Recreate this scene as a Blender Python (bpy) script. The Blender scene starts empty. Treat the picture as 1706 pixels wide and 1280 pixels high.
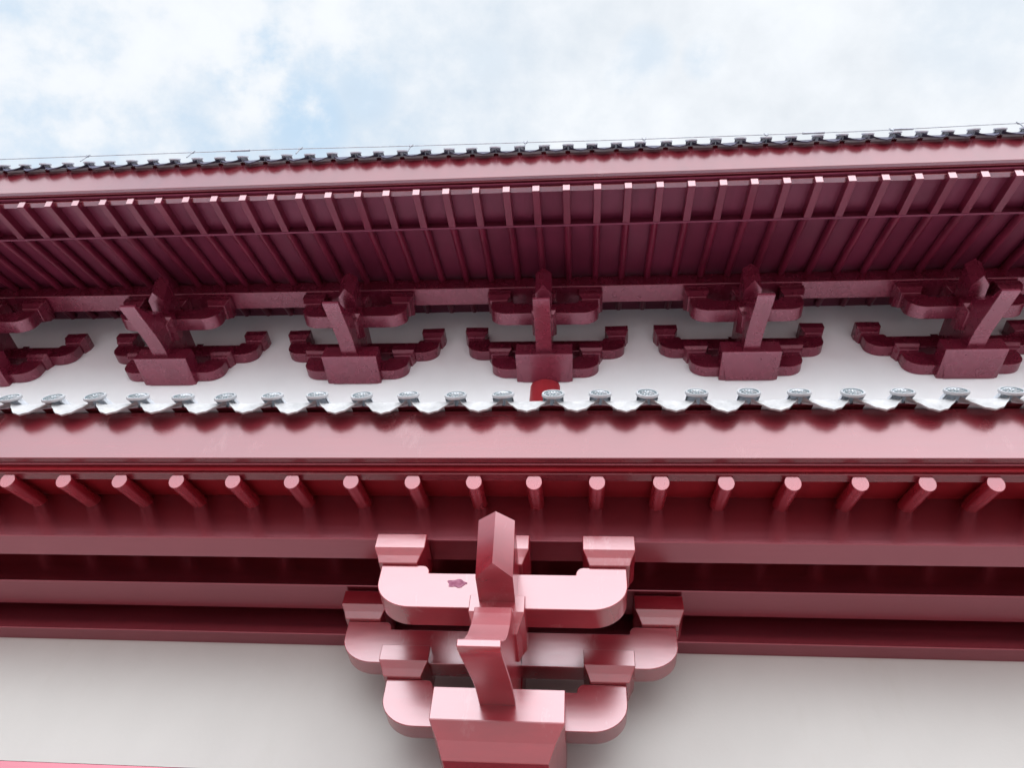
import bpy, bmesh, math, random
from mathutils import Vector, Matrix
random.seed(7)
C = bpy.context.scene.collection
SC = bpy.context.scene

# ------------------------------------------------------------------ camera
# world: X along the facade, Y into the building, Z up; lens at the origin, ground at z = -1.6
def camera_axes(theta=51.0, f=1230.0):
    X = Vector((13743, -115, -f)).normalized()
    t = f * math.tan(math.radians(theta))
    Y = Vector(((f * f + 115 * t) / 13743, t, f)).normalized()
    Y = (Y - X * X.dot(Y)).normalized()
    Z = X.cross(Y)
    if Z.y > 0: Z = -Z
    return X, Y, Z
AX, AY, AZ = camera_axes()
cam = bpy.data.cameras.new('camera')
co = bpy.data.objects.new('camera', cam)
C.objects.link(co)
rot = Matrix(((AX.x, -AX.y, -AX.z), (AY.x, -AY.y, -AY.z), (AZ.x, -AZ.y, -AZ.z)))
co.matrix_world = rot.to_4x4()
cam.sensor_fit = 'HORIZONTAL'; cam.sensor_width = 36.0
cam.lens = 36.0 * 1230.0 / 1706.0
cam.clip_start = 0.05; cam.clip_end = 2000
SC.camera = co

# ------------------------------------------------------------------ light
GLOW = 1.8
SUN_EL, SUN_AZ = 27.0, 6.0          # veiled by cloud, almost square to the facade, behind the camera
SC.view_settings.view_transform = 'Standard'
SC.view_settings.look = 'None'
SC.view_settings.gamma = 1.0
SC.view_settings.exposure = 0.0
el, az = math.radians(SUN_EL), math.radians(SUN_AZ)
sun_dir = Vector((math.sin(az) * math.cos(el), -math.cos(az) * math.cos(el), math.sin(el)))
sl = bpy.data.lights.new('sun', 'SUN')
sl.energy = 0.5; sl.angle = math.radians(60); sl.color = (1.0, 0.96, 0.9)
so = bpy.data.objects.new('sun', sl); C.objects.link(so)
so.rotation_euler = sun_dir.to_track_quat('Z', 'Y').to_euler()

w = bpy.data.worlds.new('World'); SC.world = w; w.use_nodes = True
nt = w.node_tree; nt.nodes.clear()
def N(t, **kw):
    n = nt.nodes.new(t)
    for k, v in kw.items(): setattr(n, k, v)
    return n
def Lk(a, b): nt.links.new(a, b)
out = N('ShaderNodeOutputWorld'); bg = N('ShaderNodeBackground')
sky = N('ShaderNodeTexSky'); sky.sky_type = 'NISHITA'; sky.sun_disc = False
sky.sun_elevation = el; sky.sun_rotation = math.pi + az * -1
tc = N('ShaderNodeTexCoord')
def noise(scale, detail, rough, stretch=(1, 1, 1), off=(0, 0, 0)):
    mp = N('ShaderNodeMapping'); mp.inputs['Scale'].default_value = stretch; mp.inputs['Location'].default_value = off
    Lk(tc.outputs['Generated'], mp.inputs[0])
    n = N('ShaderNodeTexNoise'); n.inputs['Scale'].default_value = scale
    n.inputs['Detail'].default_value = detail; n.inputs['Roughness'].default_value = rough
    Lk(mp.outputs[0], n.inputs['Vector']); return n.outputs['Fac']
def math_(op, a, b, c=None):
    m = N('ShaderNodeMath', operation=op)
    for i, v in enumerate((a, b, c)):
        if v is None: continue
        if isinstance(v, (int, float)): m.inputs[i].default_value = v
        else: Lk(v, m.inputs[i])
    return m.outputs[0]
def blob(d, lo, hi):                # 1 at direction d, falling to 0 at cos = lo
    dp = N('ShaderNodeVectorMath', operation='DOT_PRODUCT'); Lk(tc.outputs['Generated'], dp.inputs[0])
    dp.inputs[1].default_value = Vector(d).normalized()
    mr = N('ShaderNodeMapRange'); mr.interpolation_type = 'SMOOTHSTEP'
    Lk(dp.outputs['Value'], mr.inputs['Value']); mr.inputs['From Min'].default_value = lo; mr.inputs['From Max'].default_value = hi
    return mr.outputs[0]
big = noise(5.5, 6, 0.52, (1, 1.0, 1.0), (0.3, 0.1, 0))
fine = noise(15, 7, 0.6, (1, 1.1, 1.0), (1.3, 0.4, 2))
# thin places in the cloud
thin = blob((-0.378, 0.232, 0.897), 0.9965, 1.0)
for d, lo, k in (((-0.331, 0.303, 0.893), 0.9965, 1.0), ((-0.295, 0.226, 0.929), 0.998, .7), ((-0.262, 0.286, 0.921), 0.998, .7),
              ((0.085, 0.262, 0.961), 0.9990, .42), ((-0.11, 0.262, 0.957), 0.9985, .35), ((0.155, 0.268, 0.951), 0.9994, .40), ((0.06, 0.285, 0.956), 0.9994, .35), ((-0.58, 0.24, 0.78), 0.985, .65),
              ((-0.50, 0.30, 0.81), 0.985, .5), ((0.42, 0.22, 0.88), 0.994, .25)):
    thin = math_('MAXIMUM', thin, math_('MULTIPLY', blob(d, lo, 1.0), k))
cl = math_('ADD', math_('MULTIPLY', big, 0.58), math_('MULTIPLY', fine, 0.42))
rag = N('ShaderNodeMapRange'); rag.interpolation_type = 'SMOOTHSTEP'; Lk(cl, rag.inputs['Value'])
rag.inputs['From Min'].default_value = 0.43; rag.inputs['From Max'].default_value = 0.58
rag.inputs['To Min'].default_value = 1.0; rag.inputs['To Max'].default_value = 0.0
hole = math_('MULTIPLY', thin, rag.outputs[0])
base_hole = N('ShaderNodeMapRange'); Lk(cl, base_hole.inputs['Value'])
base_hole.inputs['From Min'].default_value = 0.36; base_hole.inputs['From Max'].default_value = 0.56
base_hole.inputs['To Min'].default_value = 0.42; base_hole.inputs['To Max'].default_value = 0.0
left = blob((-1, 0.25, 0.55), 0.35, 1.0)
cover = math_('MAXIMUM', math_('MULTIPLY', hole, 0.55), math_('MULTIPLY', base_hole.outputs[0], math_('ADD', math_('MULTIPLY', left, 1.3), 0.12)))
# cloud light: brighter towards the veiled sun
glow = blob(Vector((sun_dir.x, sun_dir.y, 0)), 0.02, 0.85)      # the bright bank of cloud round the veiled sun
sep = N('ShaderNodeSeparateXYZ'); Lk(tc.outputs['Generated'], sep.inputs[0])
hb = N('ShaderNodeMapRange'); hb.interpolation_type = 'SMOOTHSTEP'
Lk(math_('ABSOLUTE', math_('SUBTRACT', sep.outputs['Z'], math.sin(math.radians(SUN_EL))), None), hb.inputs['Value'])
hb.inputs['From Min'].default_value = 0.12; hb.inputs['From Max'].default_value = 0.36
hb.inputs['To Min'].default_value = 1.0; hb.inputs['To Max'].default_value = 0.0
glow2 = math_('MULTIPLY', math_('MULTIPLY', blob(sun_dir, 0.35, 0.97), hb.outputs[0]), GLOW)
glow2 = math_('ADD', glow2, math_('MULTIPLY', glow, 1.8))
cr = N('ShaderNodeMapRange'); Lk(cl, cr.inputs['Value'])
cr.inputs['From Min'].default_value = 0.35; cr.inputs['From Max'].default_value = 0.62
cr.inputs['To Min'].default_value = 0.87; cr.inputs['To Max'].default_value = 1.0
cloud_l = math_('ADD', cr.outputs[0], glow2)
ccol = N('ShaderNodeVectorMath', operation='SCALE'); ccol.inputs[0].default_value = (0.945, 0.985, 1.035); Lk(cloud_l, ccol.inputs['Scale'])
nsk = N('ShaderNodeVectorMath', operation='SCALE'); Lk(sky.outputs[0], nsk.inputs[0]); nsk.inputs['Scale'].default_value = 0.13
# a little veil of white lies over the blue too
veil = N('ShaderNodeVectorMath', operation='ADD'); Lk(nsk.outputs[0], veil.inputs[0]); veil.inputs[1].default_value = (0.27, 0.50, 0.69)
mx = N('ShaderNodeMix', data_type='RGBA'); Lk(cover, mx.inputs['Factor'])
Lk(ccol.outputs[0], mx.inputs['A']); Lk(veil.outputs[0], mx.inputs['B'])
Lk(mx.outputs['Result'], bg.inputs['Color']); bg.inputs['Strength'].default_value = 1.0
Lk(bg.outputs[0], out.inputs[0])

# ------------------------------------------------------------------ materials
def mat(name):
    m = bpy.data.materials.new(name); m.use_nodes = True
    t = m.node_tree; return m, t, t.nodes['Principled BSDF']
def nd(t, kind, **kw):
    n = t.nodes.new(kind)
    for k, v in kw.items(): setattr(n, k, v)
    return n
def ramp(t, src, stops):
    r = nd(t, 'ShaderNodeValToRGB'); e = r.color_ramp.elements
    while len(e) > 1: e.remove(e[-1])
    e[0].position, e[0].color = stops[0][0], (*stops[0][1], 1)
    for p, c in stops[1:]:
        x = e.new(p); x.color = (*c, 1)
    t.links.new(src, r.inputs[0]); return r.outputs[0]
def tnoise(t, scale, detail, stretch, rough=0.55):
    g = nd(t, 'ShaderNodeNewGeometry')
    mp = nd(t, 'ShaderNodeMapping'); mp.inputs['Scale'].default_value = stretch
    t.links.new(g.outputs['Position'], mp.inputs[0])
    n = nd(t, 'ShaderNodeTexNoise'); n.inputs['Scale'].default_value = scale; n.inputs['Detail'].default_value = detail
    n.inputs['Roughness'].default_value = rough
    t.links.new(mp.outputs[0], n.inputs['Vector']); return n.outputs['Fac']

def paint(name, c0, c1, rough=0.34, grain=(1, 1, 1), streak=(3, 40, 40), dust=0.0, spec=1.0, coat=.25, tint=(1.0, .68, .74), bump=.08, skylit=0.0, ior=1.85):
    m, t, p = mat(name)
    a = tnoise(t, 2.2, 5, grain)
    col = ramp(t, a, ((0.3, c0), (0.7, c1)))
    b = tnoise(t, 1.0, 4, streak, 0.6)
    s = ramp(t, b, ((0.3, (0.88, 0.86, 0.88)), (0.65, (1.04, 1.04, 1.04))))
    mm = nd(t, 'ShaderNodeMix', data_type='RGBA', blend_type='MULTIPLY'); mm.inputs['Factor'].default_value = 1
    t.links.new(col, mm.inputs['A']); t.links.new(s, mm.inputs['B'])
    last = mm.outputs['Result']
    if dust:
        d = tnoise(t, 7, 6, (1, 1, .35), 0.7)
        dr = ramp(t, d, ((0.6, (0, 0, 0)), (0.74, (dust, dust, dust))))
        m2 = nd(t, 'ShaderNodeMix', data_type='RGBA'); t.links.new(dr, m2.inputs['Factor'])
        t.links.new(last, m2.inputs['A']); m2.inputs['B'].default_value = (0.45, 0.30, 0.30, 1)
        last = m2.outputs['Result']
    if skylit:                                  # skylight painted as a pale tint on faces that turn up
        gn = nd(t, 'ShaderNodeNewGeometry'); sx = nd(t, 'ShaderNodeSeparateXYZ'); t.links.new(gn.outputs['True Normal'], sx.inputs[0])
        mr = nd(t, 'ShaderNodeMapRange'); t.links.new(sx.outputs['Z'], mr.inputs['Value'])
        mr.inputs['From Min'].default_value = .12; mr.inputs['From Max'].default_value = .5; mr.inputs['To Max'].default_value = skylit
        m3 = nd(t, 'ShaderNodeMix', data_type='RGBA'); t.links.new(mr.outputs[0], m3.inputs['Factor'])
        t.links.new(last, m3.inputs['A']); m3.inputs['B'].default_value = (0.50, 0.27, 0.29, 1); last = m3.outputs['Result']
    t.links.new(last, p.inputs['Base Color'])
    rr = nd(t, 'ShaderNodeMapRange'); t.links.new(b, rr.inputs['Value'])
    rr.inputs['To Min'].default_value = rough - 0.04; rr.inputs['To Max'].default_value = rough + 0.06
    t.links.new(rr.outputs[0], p.inputs['Roughness'])
    p.inputs['IOR'].default_value = ior
    p.inputs['Specular IOR Level'].default_value = spec
    p.inputs['Specular Tint'].default_value = (*tint, 1)
    p.inputs['Coat Weight'].default_value = coat
    p.inputs['Coat Roughness'].default_value = rough
    bm = nd(t, 'ShaderNodeBump'); bm.inputs['Strength'].default_value = bump; bm.inputs['Distance'].default_value = 0.004
    t.links.new(b, bm.inputs['Height']); t.links.new(bm.outputs[0], p.inputs['Normal'])
    return m
RED0, RED1 = (0.21, 0.008, 0.016), (0.275, 0.012, 0.023)
DRK0, DRK1 = (0.105, 0.006, 0.012), (0.145, 0.009, 0.017)
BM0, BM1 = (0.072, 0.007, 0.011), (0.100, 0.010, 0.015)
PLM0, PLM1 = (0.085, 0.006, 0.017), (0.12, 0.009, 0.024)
M_BEAM = paint('red_beam_paint', BM0, BM1, 0.24, (.6, 1, 1), (1.2, 40, 40), coat=0, tint=(1, .40, .48), bump=.03, ior=2.15)
M_BRK = paint('red_bracket_paint', RED0, RED1, 0.23, (1, 1, 1), (5, 9, 22), dust=.20, skylit=.55, bump=.10, coat=.12, tint=(1, .84, .88))
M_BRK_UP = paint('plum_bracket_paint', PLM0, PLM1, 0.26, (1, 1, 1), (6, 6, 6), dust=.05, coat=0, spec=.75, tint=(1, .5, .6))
M_FAS = paint('red_fascia_paint', DRK0, DRK1, 0.25, (.8, 1, 1), (2.0, 30, 22), dust=0.16, spec=.72, coat=.14, tint=(1, .74, .78))
M_FAS_UP = paint('pale_red_fascia_paint', DRK0, DRK1, 0.20, (.8, 1, 1), (14, 30, 2.0), dust=0.12, coat=.5)
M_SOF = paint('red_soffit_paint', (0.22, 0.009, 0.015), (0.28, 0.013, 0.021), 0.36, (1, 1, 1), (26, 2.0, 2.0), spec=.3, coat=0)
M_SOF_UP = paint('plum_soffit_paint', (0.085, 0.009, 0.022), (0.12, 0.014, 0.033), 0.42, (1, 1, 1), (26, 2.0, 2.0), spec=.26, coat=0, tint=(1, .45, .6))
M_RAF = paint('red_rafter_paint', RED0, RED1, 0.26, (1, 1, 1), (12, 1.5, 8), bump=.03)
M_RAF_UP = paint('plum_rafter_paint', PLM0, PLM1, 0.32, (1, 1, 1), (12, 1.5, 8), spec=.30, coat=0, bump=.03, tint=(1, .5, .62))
M_COL = paint('red_column_paint', (0.30, 0.008, 0.012), (0.36, 0.012, 0.016), 0.34, (1, 1, 1), (30, 30, 2))

def plaster(name, c):
    m, t, p = mat(name)
    a = tnoise(t, 1.3, 6, (1, 1, .7), 0.6)
    k = tuple(x * 0.93 for x in c)
    col = ramp(t, a, ((0.3, k), (0.65, c)))
    d = tnoise(t, 5, 5, (1, 1, .25), 0.7)
    s = ramp(t, d, ((0.6, (1, 1, 1)), (0.85, (0.96, 0.955, 0.94))))
    mm = nd(t, 'ShaderNodeMix', data_type='RGBA', blend_type='MULTIPLY'); mm.inputs['Factor'].default_value = 1
    t.links.new(col, mm.inputs['A']); t.links.new(s, mm.inputs['B'])
    t.links.new(mm.outputs['Result'], p.inputs['Base Color'])
    p.inputs['Roughness'].default_value = 0.85
    f = tnoise(t, 60, 4, (1, 1, 1))
    bm = nd(t, 'ShaderNodeBump'); bm.inputs['Strength'].default_value = 0.15; bm.inputs['Distance'].default_value = 0.003
    t.links.new(f, bm.inputs['Height']); t.links.new(bm.outputs[0], p.inputs['Normal'])
    return m
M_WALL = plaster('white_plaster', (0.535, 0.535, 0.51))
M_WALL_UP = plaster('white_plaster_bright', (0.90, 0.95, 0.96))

def tile_mat(name, c0, c1, rough=0.55):
    m, t, p = mat(name)
    a = tnoise(t, 9, 6, (1, 1, 1), 0.65)
    b = tnoise(t, 70, 4, (1, 1, 1), 0.6)
    mxn = nd(t, 'ShaderNodeMath', operation='ADD'); t.links.new(a, mxn.inputs[0])
    sc = nd(t, 'ShaderNodeMath', operation='MULTIPLY'); t.links.new(b, sc.inputs[0]); sc.inputs[1].default_value = 0.35
    t.links.new(sc.outputs[0], mxn.inputs[1])
    t.links.new(ramp(t, mxn.outputs[0], ((0.45, c0), (0.85, c1))), p.inputs['Base Color'])
    p.inputs['Roughness'].default_value = rough
    bm = nd(t, 'ShaderNodeBump'); bm.inputs['Strength'].default_value = 0.3; bm.inputs['Distance'].default_value = 0.004
    t.links.new(mxn.outputs[0], bm.inputs['Height']); t.links.new(bm.outputs[0], p.inputs['Normal'])
    return m
M_TILE = tile_mat('pale_grey_tile', (0.31, 0.315, 0.32), (0.52, 0.525, 0.53))
def disk_mat(name, c0, c1, groove_shade, r):
    m = tile_mat(name, c0, c1); t = m.node_tree; p = t.nodes['Principled BSDF']
    src = p.inputs['Base Color'].links[0].from_socket
    tcn = nd(t, 'ShaderNodeTexCoord'); sp = nd(t, 'ShaderNodeSeparateXYZ'); t.links.new(tcn.outputs['Object'], sp.inputs[0])
    def M(op, a, b=None, c=None):
        n = nd(t, 'ShaderNodeMath', operation=op)
        for i, v in enumerate((a, b, c)):
            if v is None: continue
            if isinstance(v, (int, float)): n.inputs[i].default_value = v
            else: t.links.new(v, n.inputs[i])
        return n.outputs[0]
    rad = M('DIVIDE', M('SQRT', M('ADD', M('MULTIPLY', sp.outputs[0], sp.outputs[0]), M('MULTIPLY', M('MULTIPLY', sp.outputs[2], sp.outputs[2]), 1.13))), r)
    ang = M('ARCTAN2', sp.outputs[2], sp.outputs[0])
    ring = M('MULTIPLY', M('GREATER_THAN', rad, .73), M('LESS_THAN', rad, .81))
    tick = M('MULTIPLY', M('GREATER_THAN', M('SINE', M('MULTIPLY', ang, 12)), .35), M('MULTIPLY', M('GREATER_THAN', rad, .40), M('LESS_THAN', rad, .70)))
    hub = M('MULTIPLY', M('GREATER_THAN', rad, .14), M('LESS_THAN', rad, .24))
    mask = M('MULTIPLY', M('MINIMUM', M('ADD', M('ADD', ring, tick), hub), 1), .75)  # shade in the moulded grooves, painted into the tile-end colour
    mm = nd(t, 'ShaderNodeMix', data_type='RGBA'); t.links.new(mask, mm.inputs['Factor']); t.links.new(src, mm.inputs['A']); mm.inputs['B'].default_value = (*groove_shade, 1)
    t.links.new(mm.outputs['Result'], p.inputs['Base Color'])
    return m
M_DISK = disk_mat('moulded_grey_tile_end', (0.27, 0.285, 0.30), (0.43, 0.44, 0.46), (0.07, 0.13, 0.15), .058)
M_ROOF = tile_mat('grey_roof_tile', (0.50, 0.53, 0.57), (0.66, 0.69, 0.73))
M_TILE_UP = tile_mat('slate_grey_tile', (0.34, 0.36, 0.42), (0.50, 0.52, 0.58))
M_DRIP_UP = tile_mat('shaded_slate_drip', (0.035, 0.035, 0.07), (0.08, 0.08, 0.13))  # upper drips hang in shade against the sky; that dark is painted in
m, t, p = mat('galvanised_metal'); p.inputs['Base Color'].default_value = (0.30, 0.31, 0.34, 1); p.inputs['Metallic'].default_value = 0.7; p.inputs['Roughness'].default_value = 0.4
M_WIRE = m
t.links.new(ramp(t, tnoise(t, 20, 4, (1, 1, 1)), ((0.3, (0.22, 0.23, 0.27)), (0.7, (0.36, 0.37, 0.40)))), p.inputs['Base Color'])
m, t, p = mat('stone_paving')
br = nd(t, 'ShaderNodeTexBrick'); g = nd(t, 'ShaderNodeNewGeometry'); t.links.new(g.outputs['Position'], br.inputs['Vector'])
br.inputs['Scale'].default_value = 1.2; br.inputs['Color1'].default_value = (0.56, 0.42, 0.40, 1); br.inputs['Color2'].default_value = (0.50, 0.375, 0.36, 1)
br.inputs['Mortar'].default_value = (0.22, 0.21, 0.2, 1); br.inputs['Mortar Size'].default_value = 0.01
t.links.new(br.outputs['Color'], p.inputs['Base Color']); p.inputs['Roughness'].default_value = 0.8
M_GROUND = m
m, t, p = mat('bare_purple_primer')
t.links.new(ramp(t, tnoise(t, 60, 4, (1, 1, 1)), ((0.35, (0.22, 0.07, 0.12)), (0.65, (0.38, 0.17, 0.24)))), p.inputs['Base Color']); p.inputs['Roughness'].default_value = 0.95
p.inputs['Specular IOR Level'].default_value = 0.1
M_PATCH = m

# ------------------------------------------------------------------ mesh helpers
class MB:
    def __init__(s): s.bm = bmesh.new()
    def poly(s, pts):
        return s.bm.faces.new([s.bm.verts.new(p) for p in pts])
    def prism(s, prof, a, b, axis):
        """profile of 2-D points swept from a to b along axis: x -> (y,z), y -> (x,z), z -> (x,y)"""
        def P(q, v): return (v, q[0], q[1]) if axis == 'x' else ((q[0], v, q[1]) if axis == 'y' else (q[0], q[1], v))
        A = [s.bm.verts.new(P(q, a)) for q in prof]; B = [s.bm.verts.new(P(q, b)) for q in prof]
        s.bm.faces.new(A); s.bm.faces.new(B[::-1]); n = len(prof)
        for i in range(n):
            j = (i + 1) % n
            s.bm.faces.new((A[j], A[i], B[i], B[j]))
        return s
    def box(s, x0, x1, y0, y1, z0, z1):
        return s.prism(((x0, y0), (x1, y0), (x1, y1), (x0, y1)), z0, z1, 'z')
    def loft(s, rings, close=True):
        V = [[s.bm.verts.new(p) for p in r] for r in rings]; n = len(V[0])
        for a, b in zip(V, V[1:]):
            for i in range(n if close else n - 1):
                j = (i + 1) % n; s.bm.faces.new((a[i], a[j], b[j], b[i]))
        return V
    def solid(s, rings):
        V = s.loft(rings); s.bm.faces.new(V[0][::-1]); s.bm.faces.new(V[-1]); return s
    def tube(s, p, q, r, n=14):
        p, q = Vector(p), Vector(q); d = (q - p).normalized()
        u = d.cross(Vector((0, 0, 1)) if abs(d.z) < .9 else Vector((1, 0, 0))).normalized(); v = d.cross(u)
        ring = lambda c: [c + (u * math.cos(2 * math.pi * i / n) + v * math.sin(2 * math.pi * i / n)) * r for i in range(n)]
        return s.solid([ring(p), ring(q)])
    def mesh(s, name, m, bevel=0.0, smooth=False, seg=1):
        bm = s.bm
        bmesh.ops.recalc_face_normals(bm, faces=bm.faces)
        if bevel:
            ed = [e for e in bm.edges if len(e.link_faces) == 2 and e.calc_face_angle(0) > 0.5]
            bmesh.ops.bevel(bm, geom=ed, offset=bevel, segments=seg, affect='EDGES', clamp_overlap=True)
            bmesh.ops.recalc_face_normals(bm, faces=bm.faces)
        me = bpy.data.meshes.new(name); bm.to_mesh(me); bm.free(); me.materials.append(m)
        if smooth:
            for f in me.polygons: f.use_smooth = True
            me.set_sharp_from_angle(angle=math.radians(28))
        return me
def link(name, me, parent=None, loc=(0, 0, 0)):
    o = bpy.data.objects.new(name, me); C.objects.link(o); o.location = loc
    if parent: o.parent = parent
    return o
def empty(name, loc=(0, 0, 0), parent=None):
    o = bpy.data.objects.new(name, None); C.objects.link(o); o.location = loc; o.empty_display_size = .2
    if parent: o.parent = parent
    return o
def copy_tree(o, parent=None):
    c = o.copy(); C.objects.link(c)
    if parent: c.parent = parent
    for ch in o.children: copy_tree(ch, c)
    return c

X0, X1 = -9.0, 7.5          # the stretch of facade that is built
tan = lambda d: math.tan(math.radians(d))

# ------------------------------------------------------------------ the setting
g = MB(); g.box(-400, 400, -400, 400, -1.9, -1.6)
o = link('ground', g.mesh('ground', M_GROUND)); o['kind'] = 'structure'

hall = empty('temple_hall', (0, 3.6, -1.6))
hall['label'] = 'dark red timber hall with two tiers of bracketed eaves and white plaster walls'
hall['category'] = 'building'
OFF = Vector((0, -3.6, 1.6))
def part(name, me, parent=None, loc=(0, 0, 0), label=None):
    o = link(name, me, parent or hall, loc if parent else Vector(loc) + OFF)
    if label: o['label'] = label
    return o

# walls
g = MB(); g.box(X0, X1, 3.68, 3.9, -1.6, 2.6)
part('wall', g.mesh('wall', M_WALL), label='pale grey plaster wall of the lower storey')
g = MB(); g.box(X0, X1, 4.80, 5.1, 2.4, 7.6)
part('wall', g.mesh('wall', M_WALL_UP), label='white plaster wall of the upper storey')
# back body that closes the hall so the light under the eaves is right
g = MB(); g.box(X0, X0 + .3, 3.9, 9.0, -1.6, 2.6); g.box(X1 - .3, X1, 3.9, 9.0, -1.6, 2.6); g.box(X0, X1, 9.0, 9.3, -1.6, 7.6)
g.box(X0, X0 + .3, 5.1, 9.0, 2.61, 7.6); g.box(X1 - .3, X1, 5.1, 9.0, 2.61, 7.6)
part('wall', g.mesh('wall', M_WALL), label='plain plaster side and back walls')

def beam(y0, y1, z0, z1, label=None, name='beam', m=M_BEAM, bev=.004):
    g = MB(); g.box(X0, X1, y0, y1, z0, z1)
    return part(name, g.mesh(name, m, bev), label=label)
DY, DZ = 1.345, 4.39
beam(2.857, 3.015, 2.302, 2.60, 'outermost lower beam carried on the front bracket arm')
beam(3.257, 3.475, 2.31, 2.72, 'middle lower beam resting on the wall bracket')
beam(3.57, 3.70, 2.213, 2.50, 'lowest red beam along the top of the pale wall')
beam(3.335, 3.75, 1.20, 1.385, 'lintel beam at the foot of the lower bracket', 'lintel')
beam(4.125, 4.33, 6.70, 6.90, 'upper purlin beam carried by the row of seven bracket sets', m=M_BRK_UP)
beam(4.70, 4.86, 7.36, 7.56, 'shaded beam along the top of the upper wall')

# columns
def column(x, y, z0, z1, r, label):
    g = MB(); n = 40
    ring = lambda z, k: [(r * k * math.cos(2 * math.pi * i / n), r * k * math.sin(2 * math.pi * i / n), z) for i in range(n)]
    g.solid([ring(0, 1), ring((z1 - z0) * .8, 1), ring(z1 - z0 - .06, .985), ring(z1 - z0, .93)])
    part('column', g.mesh('column', M_COL, smooth=True), loc=(x, y, z0), label=label)
column(-.335, 4.955, 3.4, 5.925, .22, 'short bright red column under the middle upper bracket')
column(-.36, 3.43, -1.6, 1.199, .20, 'red column under the lower bracket')

# ------------------------------------------------------------------ bracket sets
def arm_mesh(h, y0, y1, zt=.228, zm=.186, flat=.2):
    """bow shaped arm: flat seats at the ends, dropped middle, rounded lower corners"""
    right = [(h, zt), (h - flat, zt)]
    for i in range(1, 6):                                   # inner cove
        a = math.pi / 2 * i / 5
        right.append((h - flat - .034 * math.sin(a) , zt - (zt - zm) * (1 - math.cos(a))))
    inner = right[1:]
    low = []
    rx, rz = .168, .135
    for i in range(0, 13):
        a = math.pi / 2 * i / 12
        low.append((h - rx + rx * math.cos(a), rz - rz * math.sin(a)))
    r = [(h, zt)] + low                                      # top outer -> down -> bottom
    l = [(-x, z) for x, z in r][::-1]
    top = [(-x, z) for x, z in inner] + [(x, z) for x, z in inner[::-1]]
    prof = r + l + top
    g = MB(); g.prism(prof, y0, y1, 'y')
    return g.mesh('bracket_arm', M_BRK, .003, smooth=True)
def block_mesh(wt, wb, dt, db, zt, zm, zb=0.0):
    g = MB()
    R4 = lambda w_, d_, z: [(-w_/2, -d_/2, z), (w_/2, -d_/2, z), (w_/2, d_/2, z), (-w_/2, d_/2, z)]
    mid = (zm - zb)
    g.solid([R4(wb, db, zb), R4(wb + (wt - wb) * .42, db + (dt - db) * .42, zb + mid * .5), R4(wt, dt, zm), R4(wt, dt, zt)])
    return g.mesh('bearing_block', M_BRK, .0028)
def beak_mesh():
    under = [(3.30, 1.600), (3.11, 1.600), (3.02, 1.592), (2.92, 1.578), (2.825, 1.555), (2.70, 1.520), (2.575, 1.484), (2.48, 1.456), (2.385, 1.431), (2.372, 1.434)]
    front = [(2.370, 1.462), (2.44, 1.502), (2.51, 1.552), (2.575, 1.616), (2.63, 1.690), (2.66, 1.765), (2.67, 1.80)]
    prof = [(y, z) for y, z in under + front] + [(2.9, 1.84), (3.30, 1.93)]
    g = MB(); g.prism(prof, -.08, .08, 'x')
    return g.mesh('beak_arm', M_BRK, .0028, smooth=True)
def nose_mesh():
    g = MB()
    zb, zt = 1.897, 2.13
    rings = []
    for k in range(7):
        u = k / 6; z = zb + (zt - zb) * u; yr_, ys_ = 2.50 - .055 * u, 2.600 - .095 * u
        rings.append([(-.08, 3.40, z), (-.08, ys_, z), (0, yr_, z), (.08, ys_, z), (.08, 3.40, z)])
    g.solid(rings)
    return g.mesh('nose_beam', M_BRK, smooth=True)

def make_set(lower=True):
    """bracket set in lower-storey coordinates with its x at 0; the Empty sits at the set's foot"""
    b = empty('bracket_set', (0, 0, 0), hall)
    k = 1.0 if lower else .965
    P = lambda name, me, loc=(0, 0, 0): link(name, me, b, loc)
    h1, h2 = .578 * k, .842
    yw = 3.335
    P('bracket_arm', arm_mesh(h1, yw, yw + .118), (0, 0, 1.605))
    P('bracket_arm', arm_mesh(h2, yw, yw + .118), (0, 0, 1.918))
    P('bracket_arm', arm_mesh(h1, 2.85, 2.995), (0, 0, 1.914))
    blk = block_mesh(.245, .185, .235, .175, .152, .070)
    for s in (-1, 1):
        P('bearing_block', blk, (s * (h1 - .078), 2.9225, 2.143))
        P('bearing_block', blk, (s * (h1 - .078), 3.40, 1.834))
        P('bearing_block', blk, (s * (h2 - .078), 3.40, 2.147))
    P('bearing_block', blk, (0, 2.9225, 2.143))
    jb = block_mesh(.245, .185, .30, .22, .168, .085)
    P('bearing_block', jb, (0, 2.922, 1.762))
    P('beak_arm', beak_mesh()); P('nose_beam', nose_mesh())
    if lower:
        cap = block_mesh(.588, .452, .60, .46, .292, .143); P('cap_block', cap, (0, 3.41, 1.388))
    else:
        g = MB(); Q = lambda w_, y0, z: [(-w_/2, y0, z), (w_/2, y0, z), (w_/2, 3.47, max(z, 1.548)), (-w_/2, 3.47, max(z, 1.548))]
        g.solid([Q(.44, 3.44, 1.530), Q(.535, 3.24, 1.546), Q(.575, 3.125, 1.553), Q(.575, 3.105, 1.556), Q(.575, 3.105, 1.73)])
        P('cap_block', g.mesh('cap_block', M_BRK, .0028))
    # tail that ties the arms back into the wall
    g = MB(); g.box(-.075, .075, 3.455, 3.75 if lower else 3.47, 1.62, 2.30)
    P('tail', g.mesh('tail', M_BRK))
    return b
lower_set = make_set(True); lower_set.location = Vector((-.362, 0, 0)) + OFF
lower_set['label'] = 'large bracket set in the foreground with a flaked patch of paint on its front arm'
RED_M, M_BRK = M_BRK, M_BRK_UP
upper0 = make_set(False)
M_BRK = RED_M
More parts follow.
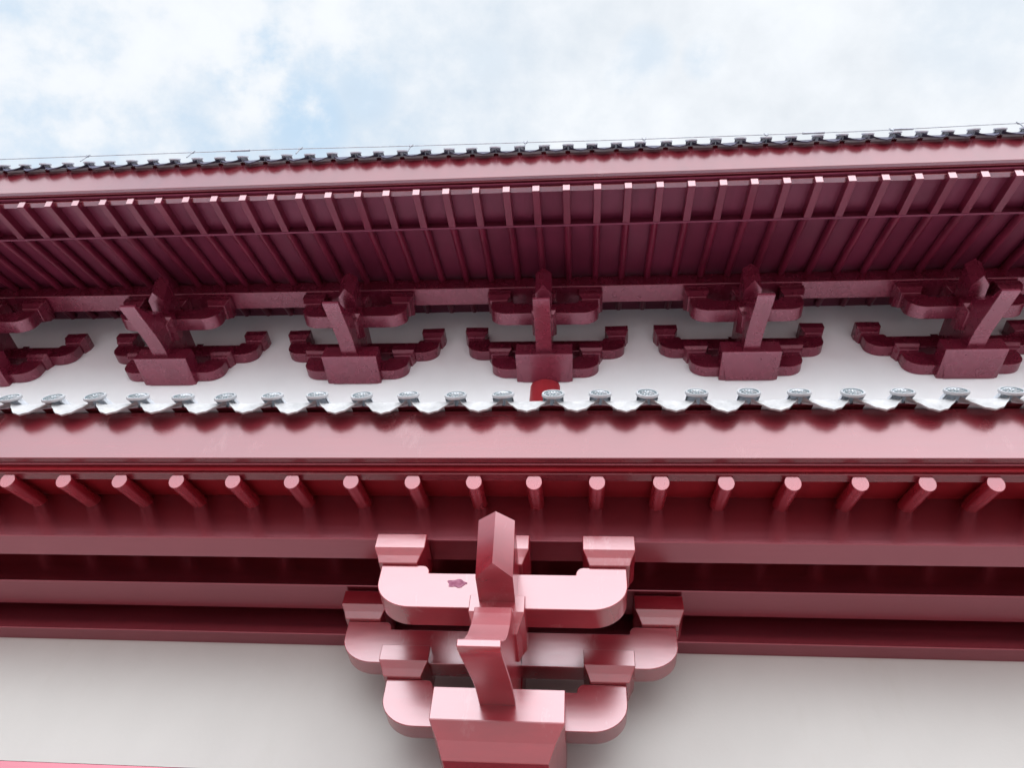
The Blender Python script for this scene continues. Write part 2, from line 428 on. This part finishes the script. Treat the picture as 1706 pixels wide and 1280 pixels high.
UX = [-6.56, -4.40, -2.35, -.325, 1.715, 3.81, 5.90]
UL = ['upper bracket set cut by the left edge', 'second upper bracket set from the left, seen from its right side', 'upper bracket set left of the column',
      'upper bracket set standing on the short red column', 'upper bracket set right of the column', 'upper bracket set near the right edge', 'upper bracket set beyond the right edge']
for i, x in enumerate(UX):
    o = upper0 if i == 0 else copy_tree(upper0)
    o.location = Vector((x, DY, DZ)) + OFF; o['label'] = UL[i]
    o.rotation_euler = (0, 0, random.uniform(-.008, .008))
    for c in o.children:
        if c.name.startswith('bearing_block'): c.rotation_euler = (0, 0, random.uniform(-.03, .03))
# flaked paint
g = MB(); pts = []
for i in range(26):
    a = 2 * math.pi * i / 26; r = 1 + .16 * math.sin(5 * a + 1) + random.uniform(-.10, .10)
    pts.append((.043 * r * math.cos(a), .022 * r * math.sin(a)))
g.prism(pts, 2.8482, 2.852, 'y')
pt = link('paint_patch', g.mesh('paint_patch', M_PATCH), lower_set, (-.205, 0, 2.043)); pt['label'] = 'purple flaked paint patch'

# ------------------------------------------------------------------ eaves
# lower eave: round rafters at 19 degrees
def rod(y0, z0, y1, z1, r):
    g = MB(); g.tube((0, y0, z0), (0, y1, z1), r, 20); return g
a19 = tan(19)
rr = .039
g = MB()
n = 20; ring = lambda y, z: [(rr * math.cos(2 * math.pi * i / n), y, z + rr * math.sin(2 * math.pi * i / n)) for i in range(n)]
e_ = ring(2.60, 2.452); e_ = [(q[0], q[1] + (q[2] - 2.452) * -a19, q[2]) for q in e_]
g.solid([e_, ring(3.72, 2.452 + 1.12 * a19)])
raf = g.mesh('rafter', M_RAF, .0015, smooth=True)
k = -7
while -1.115 + .3013 * k < 3.4:
    x = -1.115 + .3013 * k; k += 1
    if x < -4.0: continue
    part('rafter', raf, loc=(x + random.uniform(-.006, .006), 0, 0))
g = MB(); zb = 2.488
g.prism(((2.56, zb), (3.76, zb + 1.2 * a19), (3.76, zb + 1.2 * a19 + .03), (2.56, zb + .03)), X0, X1, 'x')
part('soffit_board', g.mesh('soffit_board', M_SOF))

def fascia(yf, z0, ztop, ys, zs0, M_FAS=M_FAS):
    """fascia plank with a bead below it and the strip that caps the rafters"""
    g = MB(); g.box(X0, X1, yf, yf + .03, z0, ztop)
    f = part('eave_fascia', g.mesh('eave_fascia', M_FAS, .003))
    g = MB(); g.box(X0, X1, yf + .0305, ys + .004, z0 + .004, z0 + .06)
    r = .007; ring = lambda x: [(x, yf + .043 + r * math.cos(2*math.pi*i/10), z0 + .002 + r * math.sin(2*math.pi*i/10)) for i in range(10)]
    g.solid([ring(X0), ring(X1)])
    link('bead', g.mesh('bead', M_BEAM, smooth=True), f)
    g = MB(); g.box(X0, X1, ys, ys + .05, zs0, z0 + .03)
    link('eave_strip', g.mesh('eave_strip', M_FAS, .003), f)
    return f
fascia(2.50, 2.512, 2.858, 2.575, 2.480)['label'] = 'broad red fascia plank of the lower eave'
fascia(2.747, 6.372, 6.885, 2.828, 6.310, M_FAS_UP)['label'] = 'red fascia plank of the upper eave'

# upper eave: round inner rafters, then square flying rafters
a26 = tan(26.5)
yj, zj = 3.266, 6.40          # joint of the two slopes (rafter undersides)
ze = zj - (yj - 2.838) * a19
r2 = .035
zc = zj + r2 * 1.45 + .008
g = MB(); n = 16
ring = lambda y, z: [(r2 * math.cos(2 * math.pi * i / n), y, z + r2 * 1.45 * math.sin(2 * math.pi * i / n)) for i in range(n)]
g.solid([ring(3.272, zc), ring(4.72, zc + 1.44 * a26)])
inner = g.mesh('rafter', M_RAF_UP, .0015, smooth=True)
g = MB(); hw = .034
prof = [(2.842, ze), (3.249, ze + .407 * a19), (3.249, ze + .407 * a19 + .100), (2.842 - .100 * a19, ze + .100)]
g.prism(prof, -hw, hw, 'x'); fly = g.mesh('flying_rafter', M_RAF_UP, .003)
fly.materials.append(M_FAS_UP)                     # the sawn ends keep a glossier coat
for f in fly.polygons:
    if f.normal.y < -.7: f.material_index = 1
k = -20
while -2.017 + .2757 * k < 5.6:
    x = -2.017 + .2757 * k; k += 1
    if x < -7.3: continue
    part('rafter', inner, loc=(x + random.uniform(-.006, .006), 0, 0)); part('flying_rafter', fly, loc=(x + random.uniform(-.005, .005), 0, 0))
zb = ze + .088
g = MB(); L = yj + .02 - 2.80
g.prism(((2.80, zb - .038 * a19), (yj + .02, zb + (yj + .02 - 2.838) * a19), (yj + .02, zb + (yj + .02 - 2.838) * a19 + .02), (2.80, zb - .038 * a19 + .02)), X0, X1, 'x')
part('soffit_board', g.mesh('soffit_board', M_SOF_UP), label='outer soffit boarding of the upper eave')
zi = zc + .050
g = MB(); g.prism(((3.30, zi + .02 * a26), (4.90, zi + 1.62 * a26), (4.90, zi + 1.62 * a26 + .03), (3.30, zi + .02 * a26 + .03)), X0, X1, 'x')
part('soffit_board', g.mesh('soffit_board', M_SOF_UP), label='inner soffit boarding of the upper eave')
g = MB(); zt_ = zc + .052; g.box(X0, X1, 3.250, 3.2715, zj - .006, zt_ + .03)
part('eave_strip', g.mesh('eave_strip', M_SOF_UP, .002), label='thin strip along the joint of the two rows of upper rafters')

# ------------------------------------------------------------------ tiled roofs
def disk_mesh(r, m):
    """round tile end: rim, ring of petals, boss; faces -Y and leans back"""
    g = MB(); n = 28
    C_ = lambda rad, y: [(rad * math.cos(2*math.pi*i/n), y, rad * math.sin(2*math.pi*i/n)) for i in range(n)]
    V = g.loft([C_(r*.96, .013), C_(r, .010), C_(r, .002), C_(r*.97, -.002), C_(r*.80, -.002), C_(r*.76, .004), C_(r*.20, .004), C_(r*.17, -.001), C_(r*.05, -.002)])
    g.bm.faces.new(V[-1]); g.bm.faces.new(V[0][::-1])
    for i in range(12):
        a = 2*math.pi*i/12; c, s_ = math.cos(a), math.sin(a)
        P = lambda rad, w_, y: (rad*c - w_*s_, y, rad*s_ + w_*c)
        g.solid([[P(r*.30, -r*.035, .005), P(r*.48, -r*.11, .005), P(r*.68, 0, .005), P(r*.48, r*.11, .005)],
                 [P(r*.33, -r*.02, -.001), P(r*.48, -r*.07, -.001), P(r*.63, 0, -.001), P(r*.48, r*.07, -.001)]])
    b = Matrix.Rotation(math.radians(-23), 4, 'X'); g.bm.transform(b)
    return g.mesh('tile_end', m, smooth=True)
def drip_mesh(wd, h, m):
    """hanging lip of an eave pan tile: crescent with a pointed lower edge, thin but solid"""
    g = MB(); n = 16
    F, B, F2, B2 = [], [], [], []
    for i in range(n + 1):
        u = -1 + 2 * i / n
        sag = (1 - u * u) * .30 * h                     # the pan itself is dished
        low = h * (.05 + .95 * (1 - abs(u) ** 1.9)) + .03 * h * math.cos(u * math.pi * 5)
        x = u * wd / 2
        F.append((x, -.030 * (1 - .2*u*u), -low)); B.append((x, -.018, -low + .001))
        F2.append((x, .0, -sag * .0)); B2.append((x, .014, 0))
    V = g.loft([F, F2, B2, B], close=False)
    for i in range(n): g.bm.faces.new((V[0][i], V[0][i+1], V[3][i+1], V[3][i]))
    g.bm.faces.new([V[k][0] for k in range(4)]); g.bm.faces.new([V[k][-1] for k in range(4)])
    return g.mesh('drip_tile', m, smooth=True)
def tiled_roof(ye, zd, sp, x_first, xs, xe, yr, pitch, r, mt, mdrip, mr, label, dh=.110):
    """ye, zd: y and z of the tile-end centres; pans and tubes climb to yr"""
    tp = tan(pitch); g = MB()
    pan0 = zd - r * .62
    # under-slab
    g.prism(((ye + .25, pan0 + .20*tp - .05), (yr, pan0 + (yr-ye)*tp - .07), (yr, pan0 + (yr-ye)*tp - .03), (ye + .25, pan0 + .20*tp - .02)), X0, X1, 'x')
    k = math.ceil((xs - x_first) / sp); ends = []
    while x_first + k * sp < xe:
        x = x_first + k * sp; k += 1
        jx, jz = random.uniform(-.010, .010), random.uniform(-.006, .006)
        # tube
        n = 10; sec = [(x + jx + r*.92*math.cos(math.pi*i/n), r*.92*math.sin(math.pi*i/n) - .02) for i in range(n+1)]
        A = [(q[0], ye + .012, zd + q[1] * 1.0 + jz) for q in sec]; B = [(q[0], yr, zd + q[1] + (yr-ye)*tp) for q in sec]
        V = g.loft([A, B], close=False); 
        A2 = [(x + jx + (q[0]-x-jx)*.80, ye + .012, zd - .02 + (q[1]+.02)*.80 + jz) for q in sec]; B2 = [(x + jx + (q[0]-x-jx)*.80, ye + .5, zd - .02 + (q[1]+.02)*.80 + .5*tp) for q in sec]
        V2 = g.loft([A2, B2], close=False)
        for i in range(n): g.bm.faces.new((V[0][i], V[0][i+1], V2[0][i+1], V2[0][i]))
        # pan to the right of this tube
        px = x + sp / 2; wd = sp * .94; n2 = 8
        sag = .012
        Pn = [(px + wd/2*(-1+2*i/n2), -sag*(1-(-1+2*i/n2)**2)) for i in range(n2+1)]
        A = [(q[0], ye + .045, pan0 + q[1]) for q in Pn]; B = [(q[0], yr, pan0 + q[1] + (yr-ye)*tp) for q in Pn]
        A3 = [(q[0], ye + .045, pan0 + q[1] + .014) for q in Pn]; B3 = [(q[0], yr, pan0 + q[1] + .014 + (yr-ye)*tp) for q in Pn]
        V = g.loft([A, B], close=False); W = g.loft([A3, B3], close=False)
        for i in range(n2): g.bm.faces.new((V[0][i], V[0][i+1], W[0][i+1], W[0][i]))
        ends.append((x + jx, zd + jz, px + random.uniform(-.006, .006), pan0))
    bt = MB(); zu = lambda y: pan0 - .018 + (y - ye) * tp
    bt.prism(((ye + .052, zu(ye + .052)), (ye + .20, zu(ye + .20)), (ye + .20, zu(ye + .20) - .008), (ye + .052, zu(ye + .052) - .008)), X0, X1, 'x')
    roof = part('tiled_roof', g.mesh('tiled_roof', mr, smooth=True), label=label)
    link('tile_batten', bt.mesh('tile_batten', M_BEAM), roof)
    dm, pm = disk_mesh(r, mt), drip_mesh(sp * .93, dh, mdrip)
    for x, z, px, pz in ends:
        o = link('tile_end', dm, roof, (x, ye, z)); o.rotation_euler = (random.uniform(-.06, .06), random.uniform(0, 6.28) * 0, random.uniform(-.05, .05))
        o = link('drip_tile', pm, roof, (px, ye + .035, pz + .014)); o.rotation_euler = (random.uniform(-.05, .05), random.uniform(-.03, .03), random.uniform(-.04, .04))
    return roof
tiled_roof(2.42, 2.900, .2465, -.875, -3.6, 3.0, 4.82, 21, .058, M_DISK, M_TILE, M_ROOF, 'pale grey tiled lower roof with round tile ends')
tiled_roof(2.68, 6.922, .2302, -1.0, -6.9, 5.2, 7.4, 27, .056, M_TILE_UP, M_DRIP_UP, M_ROOF, 'grey tiled upper roof with round tile ends against the sky', dh=.122)

# ------------------------------------------------------------------ lightning conductor on the upper eave
wire = empty('lightning_wire', (0, 2.70, 7.02))
wire['label'] = 'thin metal lightning conductor wire held on clips above the upper eave tiles'
wire['category'] = 'wire'
wz = [(-9.0, 6.955), (-5.84, 6.925), (-2.80, 6.911), (-1.738, 6.875), (-.616, 6.853), (.453, 6.825), (2.612, 6.815), (3.707, 6.86), (7.5, 6.95)]
def zat(x):
    x = x * 2.62 / 2.70
    for (a, za), (b, zb_) in zip(wz, wz[1:]):
        if a <= x <= b: return (za + (zb_ - za) * (x - a) / (b - a)) * 2.70 / 2.62 - 7.02
    return 0
g = MB(); rings = []
for i in range(120):
    x = X0 + (X1 - X0) * i / 119
    rings.append([(x, .0045 * math.cos(2*math.pi*k/6), zat(x) + .0045 * math.sin(2*math.pi*k/6)) for k in range(6)])
g.solid(rings); link('cable', g.mesh('cable', M_WIRE, smooth=True), wire)
g = MB(); g.tube((-.006, 0, -.13), (0, 0, -.012), .006, 8)
g.tube((-.016, 0, -.004), (.016, 0, -.004), .010, 8)
g.solid([[(-.024, -.008, .022), (-.018, .008, .022), (-.012, -.008, .022)], [(-.004, -.006, -.03), (0, .006, -.03), (.004, -.006, -.03)]])
g.solid([[(.024, -.008, .022), (.018, .008, .022), (.012, -.008, .022)], [(.004, -.006, -.03), (0, .006, -.03), (-.004, -.006, -.03)]])
clip = g.mesh('clip', M_WIRE)
x = -5.05 - 3 * 1.14
while x < X1:
    link('clip', clip, wire, (x, 0, zat(x))); x += 1.14
g = MB(); g.tube((-.10, 0, 0), (.10, 0, 0), .011, 8); slv = g.mesh('sleeve', M_WIRE)
for x in (-3.40, 2.22, 3.02): link('sleeve', slv, wire, (x, 0, zat(x)))
